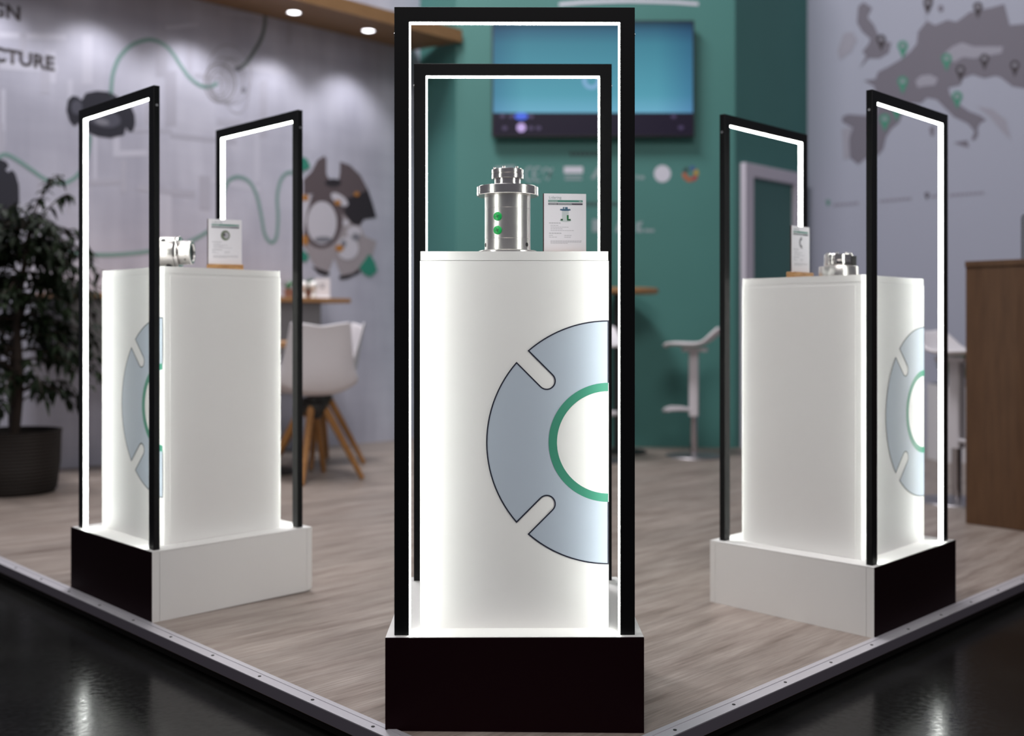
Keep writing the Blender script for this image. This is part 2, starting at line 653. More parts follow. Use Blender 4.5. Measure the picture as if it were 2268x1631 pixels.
wl = wall('wall_left', uv(1.4, VW), LJ, M['mural'])
wf = wall('wall_back', CL, CR, M['green_wall'])
wj = wall('wall_back_left', LJ, CL, M['green_wall'])
wd_ = wall('wall_back_right', CR, RJ, M['green_wall'])
wr = wall('wall_right', RJ, uv(UW, 1.45), M['map_wall'])


def decal(wallo, name, plane, m_, polys=(), strokes=(), off=0.002, step=0.0):
    """Flat print on a wall: polygons and strokes given at photo pixels, stored in the wall's own frame."""
    mb = MB()
    inv = (Matrix.Translation(wallo.location) @ wallo.rotation_euler.to_matrix().to_4x4()).inverted()
    for i, p in enumerate(polys):
        mb.ngon([inv @ plane.at(x, y, off + step * i) for x, y in p])
    for pts, wdt in strokes:
        rows = stroke_rows([plane.at(x, y, off) for x, y in pts], wdt, plane.n)
        mb.grid([[inv @ q for q in r] for r in rows], False)
    return mb.build(name, m_, wallo, recalc=False)


def ell(cx, cy, rx, ry, a0=0, a1=360, n=36, rot=0):
    c, s = math.cos(math.radians(rot)), math.sin(math.radians(rot))
    out = []
    k = n if abs(a1 - a0) >= 360 else n + 1
    for i in range(k):
        t = math.radians(a0 + (a1 - a0) * i / n)
        x, y = rx * math.cos(t), ry * math.sin(t)
        out.append((cx + c * x - s * y, cy + s * x + c * y))
    return out


# --- mural prints on the left wall
def wall_text(wallo, plane, body, px, py, height_px, m_, name, weight):
    inv = (Matrix.Translation(wallo.location) @ wallo.rotation_euler.to_matrix().to_4x4()).inverted()
    p = plane.at(px, py, 0.003)
    size = height_px * p.y / F / 0.69
    x = Vector((1, 1, 0)).normalized()
    mt = Matrix.Translation(p) @ Matrix((x, Vector((0, 0, 1)), x.cross(Vector((0, 0, 1))))).transposed().to_4x4()
    return text_mesh(body, size, m_, name, wallo, inv @ mt, 'RIGHT', weight, 1.02)


wall_text(wl, pl_left, 'DESIGN', 47, 46, 30, M['text'], 'printed_lettering', 0.004)
wall_text(wl, pl_left, 'MANUFACTURE', 121, 156, 29, M['text'], 'printed_lettering', 0.004)

cords = [
    [(-30, 372), (0, 347), (16, 343), (39, 355), (71, 377), (98, 396), (126, 406), (149, 404), (172, 388), (188, 362), (196, 330), (199, 300)],
    [(246, 212), (247, 190), (251, 160), (263, 130), (285, 105), (310, 92), (335, 88), (360, 97), (380, 115), (400, 145), (420, 172), (445, 190), (465, 192), (482, 184)],
    [(90, 540), (118, 551), (173, 561), (235, 565), (298, 561), (340, 555), (390, 545), (431, 530), (471, 504), (488, 470), (493, 440), (498, 416), (510, 398), (530, 392), (553, 404), (569, 435), (579, 479), (586, 518), (600, 537), (612, 526), (616, 482), (614, 439), (620, 404), (632, 386), (645, 382), (672, 384)],
]
decal(wl, 'printed_cord', pl_left, M['cord'], strokes=[(smooth_path(c), 0.026) for c in cords])
decal(wl, 'printed_cord', pl_left, M['cord_dark'], strokes=[(smooth_path([(585, 20), (587, 50), (579, 85), (562, 115), (545, 140), (528, 153)]), 0.028)])

frnd = random.Random(21)
for mm_name, cnt, o0 in (('m_fade_light', 26, 0.0004), ('m_fade_dark', 30, 0.0011)):
    ps = []
    for _ in range(cnt):
        x, y = frnd.uniform(-20, 640), frnd.uniform(20, 560)
        if x + y > 860:
            continue
        if frnd.random() < 0.55:
            wx, wy = frnd.uniform(8, 26), frnd.uniform(40, 130)
        else:
            wx, wy = frnd.uniform(50, 150), frnd.uniform(6, 20)
        sk = frnd.uniform(-0.12, 0.2)
        ps.append([(x, y), (x + wx, y + wx * sk), (x + wx, y + wx * sk + wy), (x, y + wy)])
    decal(wl, 'printed_factory_picture', pl_left, M[mm_name], polys=ps, off=o0, step=0.00002)
decal(wl, 'printed_black_ring', pl_left, M['m_black'], polys=[
    [(150, 222), (160, 212), (172, 214), (181, 222), (190, 206), (215, 201), (245, 204), (272, 222), (290, 234), (299, 255), (300, 275), (295, 291), (285, 292), (279, 283), (275, 299), (245, 306), (215, 302), (190, 291), (175, 272), (164, 280), (154, 268), (147, 245)],
    [(-60, 350), (0, 352), (14, 358), (20, 368), (12, 376), (18, 382), (26, 376), (34, 384), (42, 410), (43, 445), (34, 480), (18, 492), (0, 500), (-60, 500)]])
decal(wl, 'printed_grey_ring', pl_left, M['m_grey'], polys=[ell(230, 262, 38, 20, rot=12), ell(170, 238, 12, 16)], off=0.003)
decal(wl, 'printed_grey_ring', pl_left, M['m_mid'], polys=[ell(226, 270, 16, 7, rot=12)], off=0.004)

rings = []
for cx, cy, rx, ry, wd in ((487, 184, 34, 43, .014), (487, 184, 27, 36, .008), (484, 186, 20, 27, .012), (481, 188, 12, 17, .006), (508, 165, 48, 66, .006), (520, 190, 30, 62, .006), (498, 178, 40, 50, .007)):
    e = ell(cx, cy, rx, ry, n=40, rot=-8)
    rings.append((e + e[:1], wd))
decal(wl, 'printed_wireframe_ring', pl_left, M['m_line'], strokes=rings)
decal(wl, 'printed_wireframe_ring', pl_left, M['m_mid'], polys=[ell(527, 152, 8, 6), ell(540, 200, 5, 7)])

# the large printed seal drawing
decal(wl, 'printed_seal_picture', pl_left, M['m_brown'], polys=[
    [(672, 398), (690, 380), (703, 355), (718, 345), (723, 352), (723, 385), (730, 399), (740, 404), (750, 398), (753, 382), (753, 358), (775, 366), (798, 388), (815, 420), (826, 452), (834, 482), (806, 486), (798, 500), (780, 495), (755, 470), (730, 440), (700, 430), (672, 430)]])
decal(wl, 'printed_seal_picture', pl_left, M['m_darkbrown'], polys=[
    [(768, 440), (800, 428), (815, 420), (826, 452), (834, 482), (806, 486), (795, 500), (780, 497), (762, 470)],
    ell(738, 405, 18, 9)], off=0.003)
decal(wl, 'printed_seal_picture', pl_left, M['m_taupe'], polys=[
    [(672, 470), (755, 470), (780, 495), (798, 500), (806, 522), (834, 535), (826, 565), (808, 595), (780, 612), (758, 617), (748, 590), (740, 572), (732, 592), (726, 608), (705, 600), (688, 575), (672, 540)]], off=0.0025)
decal(wl, 'printed_seal_picture', pl_left, M['m_darkbrown'], polys=[
    [(690, 590), (726, 602), (732, 606), (722, 612), (705, 606)], [(750, 612), (780, 606), (800, 592), (796, 606), (770, 618), (754, 620)]], off=0.003)
decal(wl, 'printed_seal_picture', pl_left, M['m_brown'], polys=[ell(712, 488, 47, 62)], off=0.004)
decal(wl, 'printed_seal_picture', pl_left, M['m_pale'], polys=[ell(713, 494, 33, 48), [(668, 440), (690, 436), (680, 470), (672, 520), (668, 520)], ell(752, 442, 22, 10, rot=35), ell(766, 494, 7, 8), ell(784, 515, 16, 14), ell(770, 550, 24, 26)], off=0.005)
decal(wl, 'printed_seal_picture', pl_left, M['m_mid'], polys=[ell(716, 531, 20, 7), ell(788, 525, 9, 8), ell(761, 540, 6, 9)], off=0.006)
decal(wl, 'printed_seal_picture', pl_left, M['m_orange'], polys=[ell(748, 449, 7, 6), ell(752, 550, 9, 8), ell(676, 532, 7, 12), ell(676, 438, 8, 7), ell(790, 430, 6, 5)], off=0.007)
decal(wl, 'printed_seal_picture', pl_left, M['m_green'], polys=[[(664, 345), (680, 352), (688, 370), (676, 378), (664, 376)], [(664, 548), (684, 566), (680, 580), (664, 578)], [(796, 592), (818, 562), (830, 580), (836, 600), (820, 614), (804, 606)]], off=0.006)

# --- map on the right wall
def mp(pts):
    return [(1780 + x / 3.397, y / 3.397) for x, y in pts]


land = [mp([(410, 50), (450, 15), (515, 60), (480, 130), (530, 190), (560, 260), (600, 310), (660, 320), (640, 400), (570, 440), (490, 440), (420, 515), (470, 420), (440, 390), (490, 330), (500, 290), (440, 240), (400, 170)]),
        mp([(905, 70), (930, 160), (990, 190), (1080, 150), (1150, 165), (1250, 90), (1400, 60), (1510, 30), (1550, 190), (1658, 180), (2200, 150), (2200, 720), (1658, 665), (1570, 650), (1480, 580), (1440, 570), (1360, 590), (1270, 560), (1200, 590), (1180, 640), (1090, 660), (1100, 710), (1160, 780), (1250, 840), (1330, 870), (1375, 905), (1330, 925), (1310, 960), (1312, 1020), (1280, 1062), (1262, 1050), (1285, 990), (1235, 930), (1130, 880), (1060, 810), (1000, 750), (930, 735), (880, 780), (800, 775), (740, 860), (720, 920), (660, 970), (620, 1030), (600, 1120), (560, 1170), (470, 1190), (410, 1240), (350, 1190), (340, 1050), (370, 960), (290, 920), (290, 880), (330, 860), (470, 870), (550, 850), (540, 700), (530, 650), (450, 605), (540, 595), (560, 540), (640, 500), (740, 440), (800, 390), (850, 330), (860, 240), (925, 160)]),
        mp([(1125, 1075), (1230, 1055), (1245, 1110), (1200, 1100)]), mp([(945, 960), (985, 950), (980, 1020), (955, 1025)]),
        mp([(905, -60), (985, -60), (960, 60), (930, 110), (905, 60)]), ell(*mp([(1032, 65)])[0], 6, 8)]
decal(wr, 'printed_map', pl_map, M['map_grey'], polys=land)
decal(wr, 'printed_map', pl_map, M['map_pale'], polys=[mp([(300, 250), (370, 240), (400, 300), (360, 390), (270, 450), (255, 380)]), mp([(840, 610), (880, 570), (950, 560), (1010, 590), (990, 640), (900, 650), (860, 660)]), mp([(1060, 400), (1120, 350), (1190, 320), (1280, 350), (1500, 350), (1490, 400), (1390, 420), (1280, 440), (1200, 430), (1130, 470), (1080, 430)]), mp([(285, 970), (360, 955), (342, 1050), (345, 1190), (300, 1200)]), mp([(1300, 800), (1420, 820), (1520, 900), (1560, 1050), (1500, 1000), (1400, 880)])], off=0.003)


def pin(px, py, r, m_):
    pts = [(px + r * math.sin(t), py - r * math.cos(t)) for t in [math.radians(a) for a in range(-130, 131, 13)]]
    pts.append((px, py + 2.5 * r))
    decal(wr, 'printed_map_pin', pl_map, m_, polys=[pts], off=0.004)
    decal(wr, 'printed_map_pin_eye', pl_map, M['map_pale'], polys=[ell(px, py, r * 0.42, r * 0.42, n=16)], off=0.005)


for x, y in ((935, 20), (1310, 50), (583, 295), (1180, 525), (1360, 440), (1588, 490)):
    pin(*mp([(x, y)])[0], 10.5, M['pin_dark'])
for x, y in ((745, 345), (1075, 440), (745, 612), (1155, 725), (700, 815), (610, 895)):
    pin(*mp([(x, y)])[0], 11.5, M['pin_green'])
bars = []
for (x0, y0, x1, y1) in ((1846, 455, 1903, 450), (1948, 446, 2020, 440), (2062, 436, 2080, 434), (2103, 433, 2181, 427)):
    n = max(2, int((x1 - x0) / 9))
    for i in range(n):
        xa, xb = x0 + (x1 - x0) * i / n, x0 + (x1 - x0) * (i + 0.82) / n
        ya, yb = y0 + (y1 - y0) * i / n, y0 + (y1 - y0) * (i + 0.82) / n
        bars.append([(xa, ya + 3), (xb, yb + 3), (xb, yb - 3), (xa, ya - 3)])
decal(wr, 'printed_map_caption', pl_map, M['map_text'], polys=bars)
pin(1834, 447, 4.5, M['pin_green'])
pin(2053, 431, 5, M['pin_dark'])

# --- prints on the green front
sw = [(1238, 10), (1290, 5), (1345, 3), (1392, 2), (1440, 3), (1495, 5), (1547, 9)]
decal(wf, 'printed_white_arc', pl_front, M['logo'], strokes=[(sw, 0.026)])
ce = []
for cx in (1174, 1191):
    ce.append((ell(cx, 386, 10, 15, 60, 300, 18), 0.016))
ce.append(([(1183, 386), (1191, 386)], 0.013))
ce.append((ell(1210, 384, 8, 11, 180, 400, 14), 0.014))
ce.append(([(1205, 392), (1212, 400), (1224, 372)], 0.012))
decal(wf, 'printed_mark', pl_front, M['logo_dim'], strokes=ce)
decal(wf, 'printed_mark', pl_front, M['logo'], polys=[[(1249, 369), (1291, 369), (1291, 384), (1249, 384)]])
decal(wf, 'printed_mark', pl_front, M['logo_dim'], polys=[[(1251, 388), (1289, 388), (1289, 391), (1251, 391)], [(1251, 394), (1289, 394), (1289, 399), (1251, 399)], [(1096, 370), (1140, 366), (1140, 378), (1096, 380)],
      [(1308, 396), (1325, 368), (1342, 396), (1333, 396), (1325, 382), (1318, 396)], [(1408, 388), (1414, 388), (1414, 397), (1408, 397)], [(1417, 390), (1427, 390), (1427, 397), (1417, 397)]])
decal(wf, 'printed_round_mark', pl_front, M['logo'], polys=[ell(1467, 385, 18.5, 19, n=28)])
for k, mm in enumerate(('logo_blue', 'logo_yellow', 'logo_red', 'logo_orange', 'logo_orange', 'logo_dark')):
    a0 = -95 + k * 58
    inner = ell(1529, 385, 8, 8, a0, a0 + 50, 6)
    outer = ell(1529, 385, 18, 18, a0, a0 + 50, 6)
    decal(wf, 'printed_colour_wheel', pl_front, M[mm], polys=[outer + inner[::-1]])
dark = []
for (x0, x1, y) in ((1262, 1345, 341), (1292, 1372, 452)):
    x = x0
    while x < x1:
        dark.append([(x, y - 5), (x + 7, y - 5), (x + 7, y + 5), (x, y + 5)])
        x += 10
decal(wf, 'printed_caption', pl_front, M['logo_dark'], polys=dark)
decal(wf, 'printed_mark', pl_front, M['logo_dim'], polys=[[(1312, 486), (1330, 486), (1330, 514), (1312, 514)], [(1362, 514), (1372, 486), (1382, 486), (1372, 514)], [(1408, 494), (1424, 490), (1420, 500), (1412, 503), (1424, 508), (1422, 515), (1408, 514)], [(1427, 508), (1449, 508), (1449, 514), (1427, 514)]])

# --- door in the green wall
d_inv = (Matrix.Translation(wd_.location) @ wd_.rotation_euler.to_matrix().to_4x4()).inverted()


def on_door(px, py):
    q = d_inv @ pl_door.at(px, py, 0)
    return q.x, q.z


xl, zt = on_door(1639, 361)
xli, zti = on_door(1658, 393)
xri, _ = on_door(1751, 400)
xro, _ = on_door(1774, 400)
door = MB().box(xli - 0.01, xri + 0.01, -0.012, -0.001, 0.0, zti + 0.01).build('door_1', M['door_green'])
door.location, door.rotation_euler = wd_.location, wd_.rotation_euler
struct(door)
mb = MB()
mb.box(xl, xli, -0.05, -0.001, -0.04, zt)
mb.box(xri, xro, -0.05, -0.001, -0.04, zt)
mb.box(xli, xri, -0.05, -0.001, zti, zt)
mb.build('door_frame', M['door_frame'], door, bevel=0.004)
hx = xri - 0.09
MB().tube([(hx, -0.013, 1.1), (hx, -0.055, 1.1), (hx - 0.12, -0.055, 1.1)], 0.011, 8).build('door_handle', M['chrome'], door)
struct(door)

# --- oak canopy with downlights along the mural wall
ZB, ZFR, HB = 3.235, 3.187, 0.098
VFR = 6.224
beam_root = thing('wood_canopy', 'oak canopy board above the mural wall with round downlights', 'canopy')
mb = MB()
ua, ub = 0.6, (-0.4224 + 8.44) / R2
vs = []
for u in (ua, ub):
    for (vv, z) in ((VFR, ZFR), (VW - 0.004, ZB), (VW - 0.004, ZB + 0.06), (VFR, ZFR + HB)):
        vs.append(mb.bm.verts.new((*uv(u, vv), z)))
for q in ((0, 1, 2, 3), (7, 6, 5, 4), (0, 4, 5, 1), (1, 5, 6, 2), (2, 6, 7, 3), (3, 7, 4, 0)):
    mb.face([vs[i] for i in q])
bo = mb.build('canopy_board', M['beam_wood'], beam_root)
# board's own frame along u so that the grain runs with it
inv = Matrix.Rotation(math.pi / 4, 4, 'Z')
bo.data.transform(inv.inverted())
bo.rotation_euler = (0, 0, math.pi / 4)
VD = 6.538
for i in range(6):
    u = 4.985 - 0.667 * i
    x, y = uv(u, VD)
    zd = ZFR + (ZB - ZFR) * (VD - VFR) / (VW - VFR)
    r_ = MB().lathe([(0.058, -0.001), (0.060, -0.008), (0.048, -0.009), (0.046, -0.003)], 24).build('downlight_ring', M['chrome'], beam_root)
    r_.location = (x, y, zd)
    ln = MB().lathe([(0.0, -0.011), (0.030, -0.010), (0.046, -0.004)], 24).build('downlight_lens', M['lens'], beam_root)
    ln.location = (x, y, zd)
    sl = bpy.data.lights.new('downlight', 'SPOT')
    sl.energy = 25
    sl.spot_size = math.radians(106)
    sl.spot_blend = 0.7
    sl.shadow_soft_size = 0.04
    sl.color = (0.97, 0.96, 1.0)
    so = bpy.data.objects.new('downlight', sl)
    COL.objects.link(so)
    so.location = (x, y, zd - 0.03)
    so.parent = beam_root

# ------------------------------------------------------------------ television
tvp = Plane((CL[0], CL[1] - 0.10), (CR[0], CR[1] - 0.10))
a, c = tvp.at(1089, 45, 0), tvp.at(1538, 303, 0)
tvw, tvh = c.x - a.x, a.z - c.z
tv = thing('television', 'large wall-mounted television with a blue picture on the green wall', 'television', (a.x + tvw / 2, CL[1] - 0.10, c.z))
mb = MB().box(-tvw / 2, tvw / 2, 0.0, 0.055, 0.0, tvh)
mb.box(-tvw * 0.3, tvw * 0.3, 0.055, 0.099, tvh * 0.25, tvh * 0.75)
mb.build('television_case', M['bezel'], tv, bevel=0.004)
scr = MB().box(-tvw / 2 + 0.012, tvw / 2 - 0.012, -0.002, -0.0005, tvh * 0.205, tvh - 0.012).build('screen', M['tv_picture'], tv)
MB().box(-tvw / 2 + 0.012, tvw / 2 - 0.012, -0.002, -0.0005, 0.012, tvh * 0.203).build('menu_bar', M['tv_menu'], tv)
RX = Matrix.Rotation(math.pi / 2, 4, 'X')


def tvdisc(px, py, rx, ry, m_, name):
    p = tvp.at(px, py, 0)
    mt = Matrix.Translation((p.x - tv.location.x, -0.0035, p.z - tv.location.z)) @ Matrix.Diagonal((rx, 1, ry, 1)) @ RX
    return MB().cyl(1.0, 0.0, 0.001, 20, mt).build(name, m_, tv)


k_ = 8.35 / F
tvdisc(1154.5, 258, 15 * k_, 8 * k_, M['tv_blue'], 'menu_icon')
tvdisc(1154.5, 283, 10 * k_, 10 * k_, M['tv_lilac'], 'menu_button')
for px_, py_ in ((1113, 257), (1133, 258), (1176, 258), (1176, 284), (1193, 284), (1118, 284), (1492, 258), (1508, 283)):
    tvdisc(px_, py_, 6 * k_, 4.5 * k_, M['tv_faint'], 'menu_icon')
p = tvp.at(1310, 178, 0)
mb = MB()
n_ = 32
for i in range(n_):
    t0, t1 = 2 * math.pi * i / n_, 2 * math.pi * (i + 1) / n_
    mb.face([mb.bm.verts.new((p.x - tv.location.x + r * math.cos(t), -0.0035, p.z - tv.location.z + r * math.sin(t))) for r, t in ((12 * k_, t0), (20 * k_, t0), (20 * k_, t1), (12 * k_, t1))])
mb.build('loading_ring', M['tv_pale'], tv)

# ------------------------------------------------------------------ display stands
W, D, H = 0.6, 0.6, 0.2191
FW, FY, FD, FT, FZ, FYR = 0.5621, 0.0192, 0.0204, 0.0343, 1.6871, 0.5543
PW, PY0, PY1, HP = 0.4528, 0.0782, 0.5214, 1.1205
CAP = 0.0215


def rrect(x0, x1, y0, y1, r, n=5):
    out = []
    for cx, cy, a0 in ((x1 - r, y0 + r, -90), (x1 - r, y1 - r, 0), (x0 + r, y1 - r, 90), (x0 + r, y0 + r, 180)):
        for i in range(n + 1):
            t = math.radians(a0 + 90 * i / n)
            out.append((cx + r * math.cos(t), cy + r * math.sin(t)))
    return out


def make_stand(loc, rz, label):
    root = thing('display_stand', label, 'display stand', loc, rz, 'display stands along the edge of the raised floor')
    # plinth: core with flush side boards and narrow edge strips, dark front board
    mb = MB()
    mb.box(-W / 2 + 0.003, W / 2 - 0.003, 0.006, D - 0.003, -0.003, H - 0.0005)
    mb.box(-W / 2, W / 2, 0.004, D, H - 0.004, H)
    for s in (-1, 1):
        xa, xb = (s * W / 2, s * (W / 2 - 0.003))
        xa, xb = min(xa, xb), max(xa, xb)
        mb.box(xa, xb, 0.004, 0.0285, -0.003, H - 0.0045)
        mb.box(xa, xb, 0.0303, D - 0.0215, -0.003, H - 0.0045)
        mb.box(xa, xb, D - 0.020, D, 0.004, H - 0.0045)
    mb.box(-W / 2 + 0.003, W / 2 - 0.003, D - 0.003, D, -0.003, H - 0.0045)
    pl = mb.build('plinth', M['white'], root)
    fp = MB().box(-W / 2, W / 2, 0.0, 0.0038, -0.003, H - 0.0005).build('front_panel', M['maroon'], pl)
    fp['label'] = 'dark maroon front panel'
    # pedestal
    ped = MB().prism(rrect(-PW / 2, PW / 2, PY0, PY1, 0.006), H, HP - CAP - 0.0012, True).build('pedestal', M['white'], root)
    for p_ in ped.data.polygons:
        p_.use_smooth = abs(p_.normal.z) < 0.5 and p_.area < 0.02
    c_ = MB().prism(rrect(-PW / 2 + 0.0012, PW / 2 - 0.0012, PY0 + 0.0012, PY1 - 0.0012, 0.006), HP - CAP, HP, True).build('top_board', M['white'], ped)
    for p_ in c_.data.polygons:
        p_.use_smooth = abs(p_.normal.z) < 0.5 and p_.area < 0.01
    MB().prism(rrect(-PW / 2 + 0.004, PW / 2 - 0.004, PY0 + 0.004, PY1 - 0.004, 0.006), HP - CAP - 0.0014, HP - CAP + 0.0002).build('recessed_joint', M['white'], ped)
    for s in (-1, 1):
        x0, x1 = (PW / 2 + 0.0001, PW / 2 + 0.0012) if s > 0 else (-PW / 2 - 0.0012, -PW / 2 - 0.0001)
        MB().box(x0, x1, PY0 + 0.024, PY1 - 0.024, H + 0.002, HP - CAP - 0.010).build('side_panel', M['white'], ped, bevel=0.0006)
    # printed half gear emblem on the front of the pedestal
    R, RO, RI = 0.2904, 0.1425, 0.1225
    cx, cz, ye = PW / 2 - 0.0022, 0.6635, PY0 - 0.0006
    sd, hw = 0.208, 0.0203

    def pt(r, deg):
        return (cx + r * math.cos(math.radians(deg)), cz + r * math.sin(math.radians(deg)))
    half = math.degrees(math.asin(hw / R))
    path = []
    segs = []
    segs.append([pt(R, 90 + (45 - half) * i / 18) for i in range(19)])
    for ac in (135, 225):
        d = (math.cos(math.radians(ac)), math.sin(math.radians(ac)))
        n = (-d[1], d[0])
        slot = [(cx + d[0] * (sd + hw * 0.0) - n[0] * hw * math.cos(t) - d[0] * hw * math.sin(t), cz + d[1] * sd - n[1] * hw * math.cos(t) - d[1] * hw * math.sin(t)) for t in [math.pi * k / 14 for k in range(15)]]
        segs.append(slot)
        a0 = ac + half
        a1 = 225 - half if ac == 135 else 270
        nn = 26 if ac == 135 else 18
        segs.append([pt(R, a0 + (a1 - a0) * i / nn) for i in range(nn + 1)])
    path = [q for s_ in segs for q in s_]
    inner = [pt(RO, 270 - 180 * i / 40) for i in range(41)]
    em = MB()
    em.use(M['emblem_fill'])
    em.ngon([(x, ye, z) for x, z in path + inner])
    em.use(M['emblem_line'])
    closed_top = [pt(RO, 90)] + path + [pt(RO, 270)]
    # outline with mitred corners
    lw = 0.0016
    left_, right_ = [], []
    nP = len(closed_top)
    for i, (x, z) in enumerate(closed_top):
        x0, z0 = closed_top[max(i - 1, 0)]
        x1, z1 = closed_top[min(i + 1, nP - 1)]
        d0 = Vector((x - x0, z - z0)) if i else Vector((x1 - x, z1 - z))
        d1 = Vector((x1 - x, z1 - z)) if i < nP - 1 else d0
        if d0.length < 1e-9:
            d0 = d1
        if d1.length < 1e-9:
            d1 = d0
        d0.normalize()
        d1.normalize()
        n0, n1 = Vector((-d0.y, d0.x)), Vector((-d1.y, d1.x))
        mm_ = (n0 + n1)
        mm_ = mm_.normalized() if mm_.length > 1e-6 else n0
        k = lw / max(0.35, mm_.dot(n0))
        left_.append((x + mm_.x * k, ye - 0.0003, z + mm_.y * k))
        right_.append((x - mm_.x * k, ye - 0.0003, z - mm_.y * k))
    em.grid([[a_2, b_2] for a_2, b_2 in zip(left_, right_)], False)
    em.use(M['emblem_green'])
    em.grid([[(pt(RI, 90 + 180 * i / 48)[0], ye - 0.0004, pt(RI, 90 + 180 * i / 48)[1]), (pt(RO, 90 + 180 * i / 48)[0], ye - 0.0004, pt(RO, 90 + 180 * i / 48)[1])] for i in range(49)], False)
    eo = em.build('printed_emblem', None, ped, recalc=False)
    for p_ in eo.data.polygons:
        if p_.normal.y > 0:
            p_.flip()
    eo['label'] = 'half gear emblem printed in blue grey with a green ring'
    # two black portal frames with light strips in their inner reveals
    for y0 in (FY, FYR):
        y1 = y0 + FD
        mb = MB()
        out = [(-FW / 2, H), (-FW / 2, FZ), (FW / 2, FZ), (FW / 2, H), (FW / 2 - FT, H), (FW / 2 - FT, FZ - FT), (-FW / 2 + FT, FZ - FT), (-FW / 2 + FT, H)]
        f0 = [mb.bm.verts.new((x, y0, z)) for x, z in out]
        f1 = [mb.bm.verts.new((x, y1, z)) for x, z in out]
        for i in range(8):
            j = (i + 1) % 8
            mb.face([f0[i], f0[j], f1[j], f1[i]])
        for q in ((0, 1, 6, 7), (1, 2, 5, 6), (2, 3, 4, 5)):
            mb.face([f0[i] for i in q])
            mb.face([f1[i] for i in reversed(q)])
        fr = mb.build('light_frame', M['black'], root, bevel=0.0012)
        ym = (y0 + y1) / 2
        hw2, pr = 0.0068, 0.0030
        xi, zi = FW / 2 - FT, FZ - FT
        lb = MB()
        lb.box(-xi + 0.0002, -xi + pr, ym - hw2, ym + hw2, H + 0.0005, zi - 0.0002)
        lb.box(xi - pr, xi - 0.0002, ym - hw2, ym + hw2, H + 0.0005, zi - 0.0002)
        lb.box(-xi + pr, xi - pr, ym - hw2, ym + hw2, zi - pr, zi - 0.0002)
        ls = lb.build('led_strip', M['led'], fr)
        ls['label'] = 'glowing white light strip'
        for s in (-1, 1):
            MB().cyl(0.0042, 0, 0.0012, 12, Matrix.Translation((s * FW / 2, ym, FZ - 0.062)) @ Matrix.Rotation(s * math.pi / 2, 4, 'Y')).build('screw', M['screw'], fr)
    return root


SA = (0.0064, 2.4707, 0.0072)
SL = (-1.3414, 3.5437, -0.7831)
SR = (1.3205, 3.4669, 0.7887)
stand = make_stand((SA[0], SA[1], zf(SA[0])), SA[2], 'white display stand at the front corner carrying the tall flanged steel seal')
dup(stand, (SL[0], SL[1], zf(SL[0])), SL[2], 'white display stand left of the front one, carrying a seal lying on its side')
dup(stand, (SR[0], SR[1], zf(SR[0])), SR[2], 'white display stand right of the front one, carrying a low steel ring seal')


def on_stand(s, x, y, z=None):
    c, sn = math.cos(s[2]), math.sin(s[2])
    return (s[0] + c * x - sn * y, s[1] + sn * x + c * y, zf(s[0]) + (HP if z is None else z))


# ------------------------------------------------------------------ products on the stands
# tall flanged seal
sx_, sy_, sz_ = on_stand(SA, -0.016, 0.205)
seal = thing('mechanical_seal', 'tall flanged stainless seal standing on the front stand with two green caps', 'mechanical seal', (sx_, sy_, sz_), -0.2)
body = MB().lathe([(0.0, 0.0), (0.072, 0.0), (0.0735, 0.0015), (0.0735, 0.008), (0.072, 0.0095), (0.0575, 0.0095), (0.0572, 0.0375), (0.0565, 0.0379), (0.0565, 0.0387), (0.0572, 0.0391),
                   (0.0572, 0.1135), (0.0566, 0.1138), (0.0566, 0.1146), (0.0574, 0.115), (0.0574, 0.1465), (0.060, 0.148)], 64).build('seal_body', M['satin_steel'], seal)
MB().lathe([(0.0574, 0.1470), (0.0760, 0.1470), (0.0775, 0.1485), (0.0775, 0.1685), (0.0760, 0.1700), (0.038, 0.1700)], 72).build('flange', M['steel'], seal)
MB().lathe([(0.0365, 0.1700), (0.0365, 0.1765), (0.033, 0.1768), (0.033, 0.190)], 48).build('neck', M['steel'], seal)
MB().lathe([(0.020, 0.1895), (0.0395, 0.1895), (0.0405, 0.1905), (0.0405, 0.2005), (0.0395, 0.2015), (0.0392, 0.2018), (0.0392, 0.2035), (0.0398, 0.2038), (0.0405, 0.2045), (0.0405, 0.2125), (0.0395, 0.2135), (0.022, 0.2135)], 56).build('clamp_ring', M['steel'], seal)
for i in range(6):
    t = math.radians(25 + 60 * i)
    x, y = 0.033 * math.cos(t), 0.033 * math.sin(t)
    MB().cyl(0.0042, 0.2136, 0.2185, 12, Matrix.Translation((x, y, 0))).build('bolt', M['steel'], seal)
for deg in (-21.5, -152, 90):
    t = math.radians(deg)
    mt = Matrix.Rotation(t, 4, 'Z') @ Matrix.Translation((0.0562, 0, 0.0235)) @ Matrix.Rotation(math.pi / 2, 4, 'Y')
    MB().lathe([(0.0, 0.0016), (0.0052, 0.0016), (0.0056, 0.0)], 18, mt).build('bore', M['hole'], seal)
for z in (0.0575, 0.0915):
    t = math.radians(-103.5)
    mt = Matrix.Rotation(t, 4, 'Z') @ Matrix.Translation((0.0568, 0, z)) @ Matrix.Rotation(math.pi / 2, 4, 'Y')
    cp = MB().lathe([(0.0, 0.0036), (0.0088, 0.0034), (0.0108, 0.0022), (0.0112, 0.0)], 28, mt).build('green_cap', M['green_cap'], seal)
    mk = MB()
    for ang in (20, 110):
        m2 = mt @ Matrix.Translation((0, 0, 0.0035)) @ Matrix.Rotation(math.radians(ang), 4, 'Z')
        pts = [m2 @ Vector(p_) for p_ in ((-0.0055, -0.0006, 0.0006), (0.0055, -0.0006, 0.0006), (0.0055, 0.0006, 0.0006), (-0.0055, 0.0006, 0.0006))]
        mk.ngon(pts)
    mk.build('cap_slot', M['cap_mark'], cp)

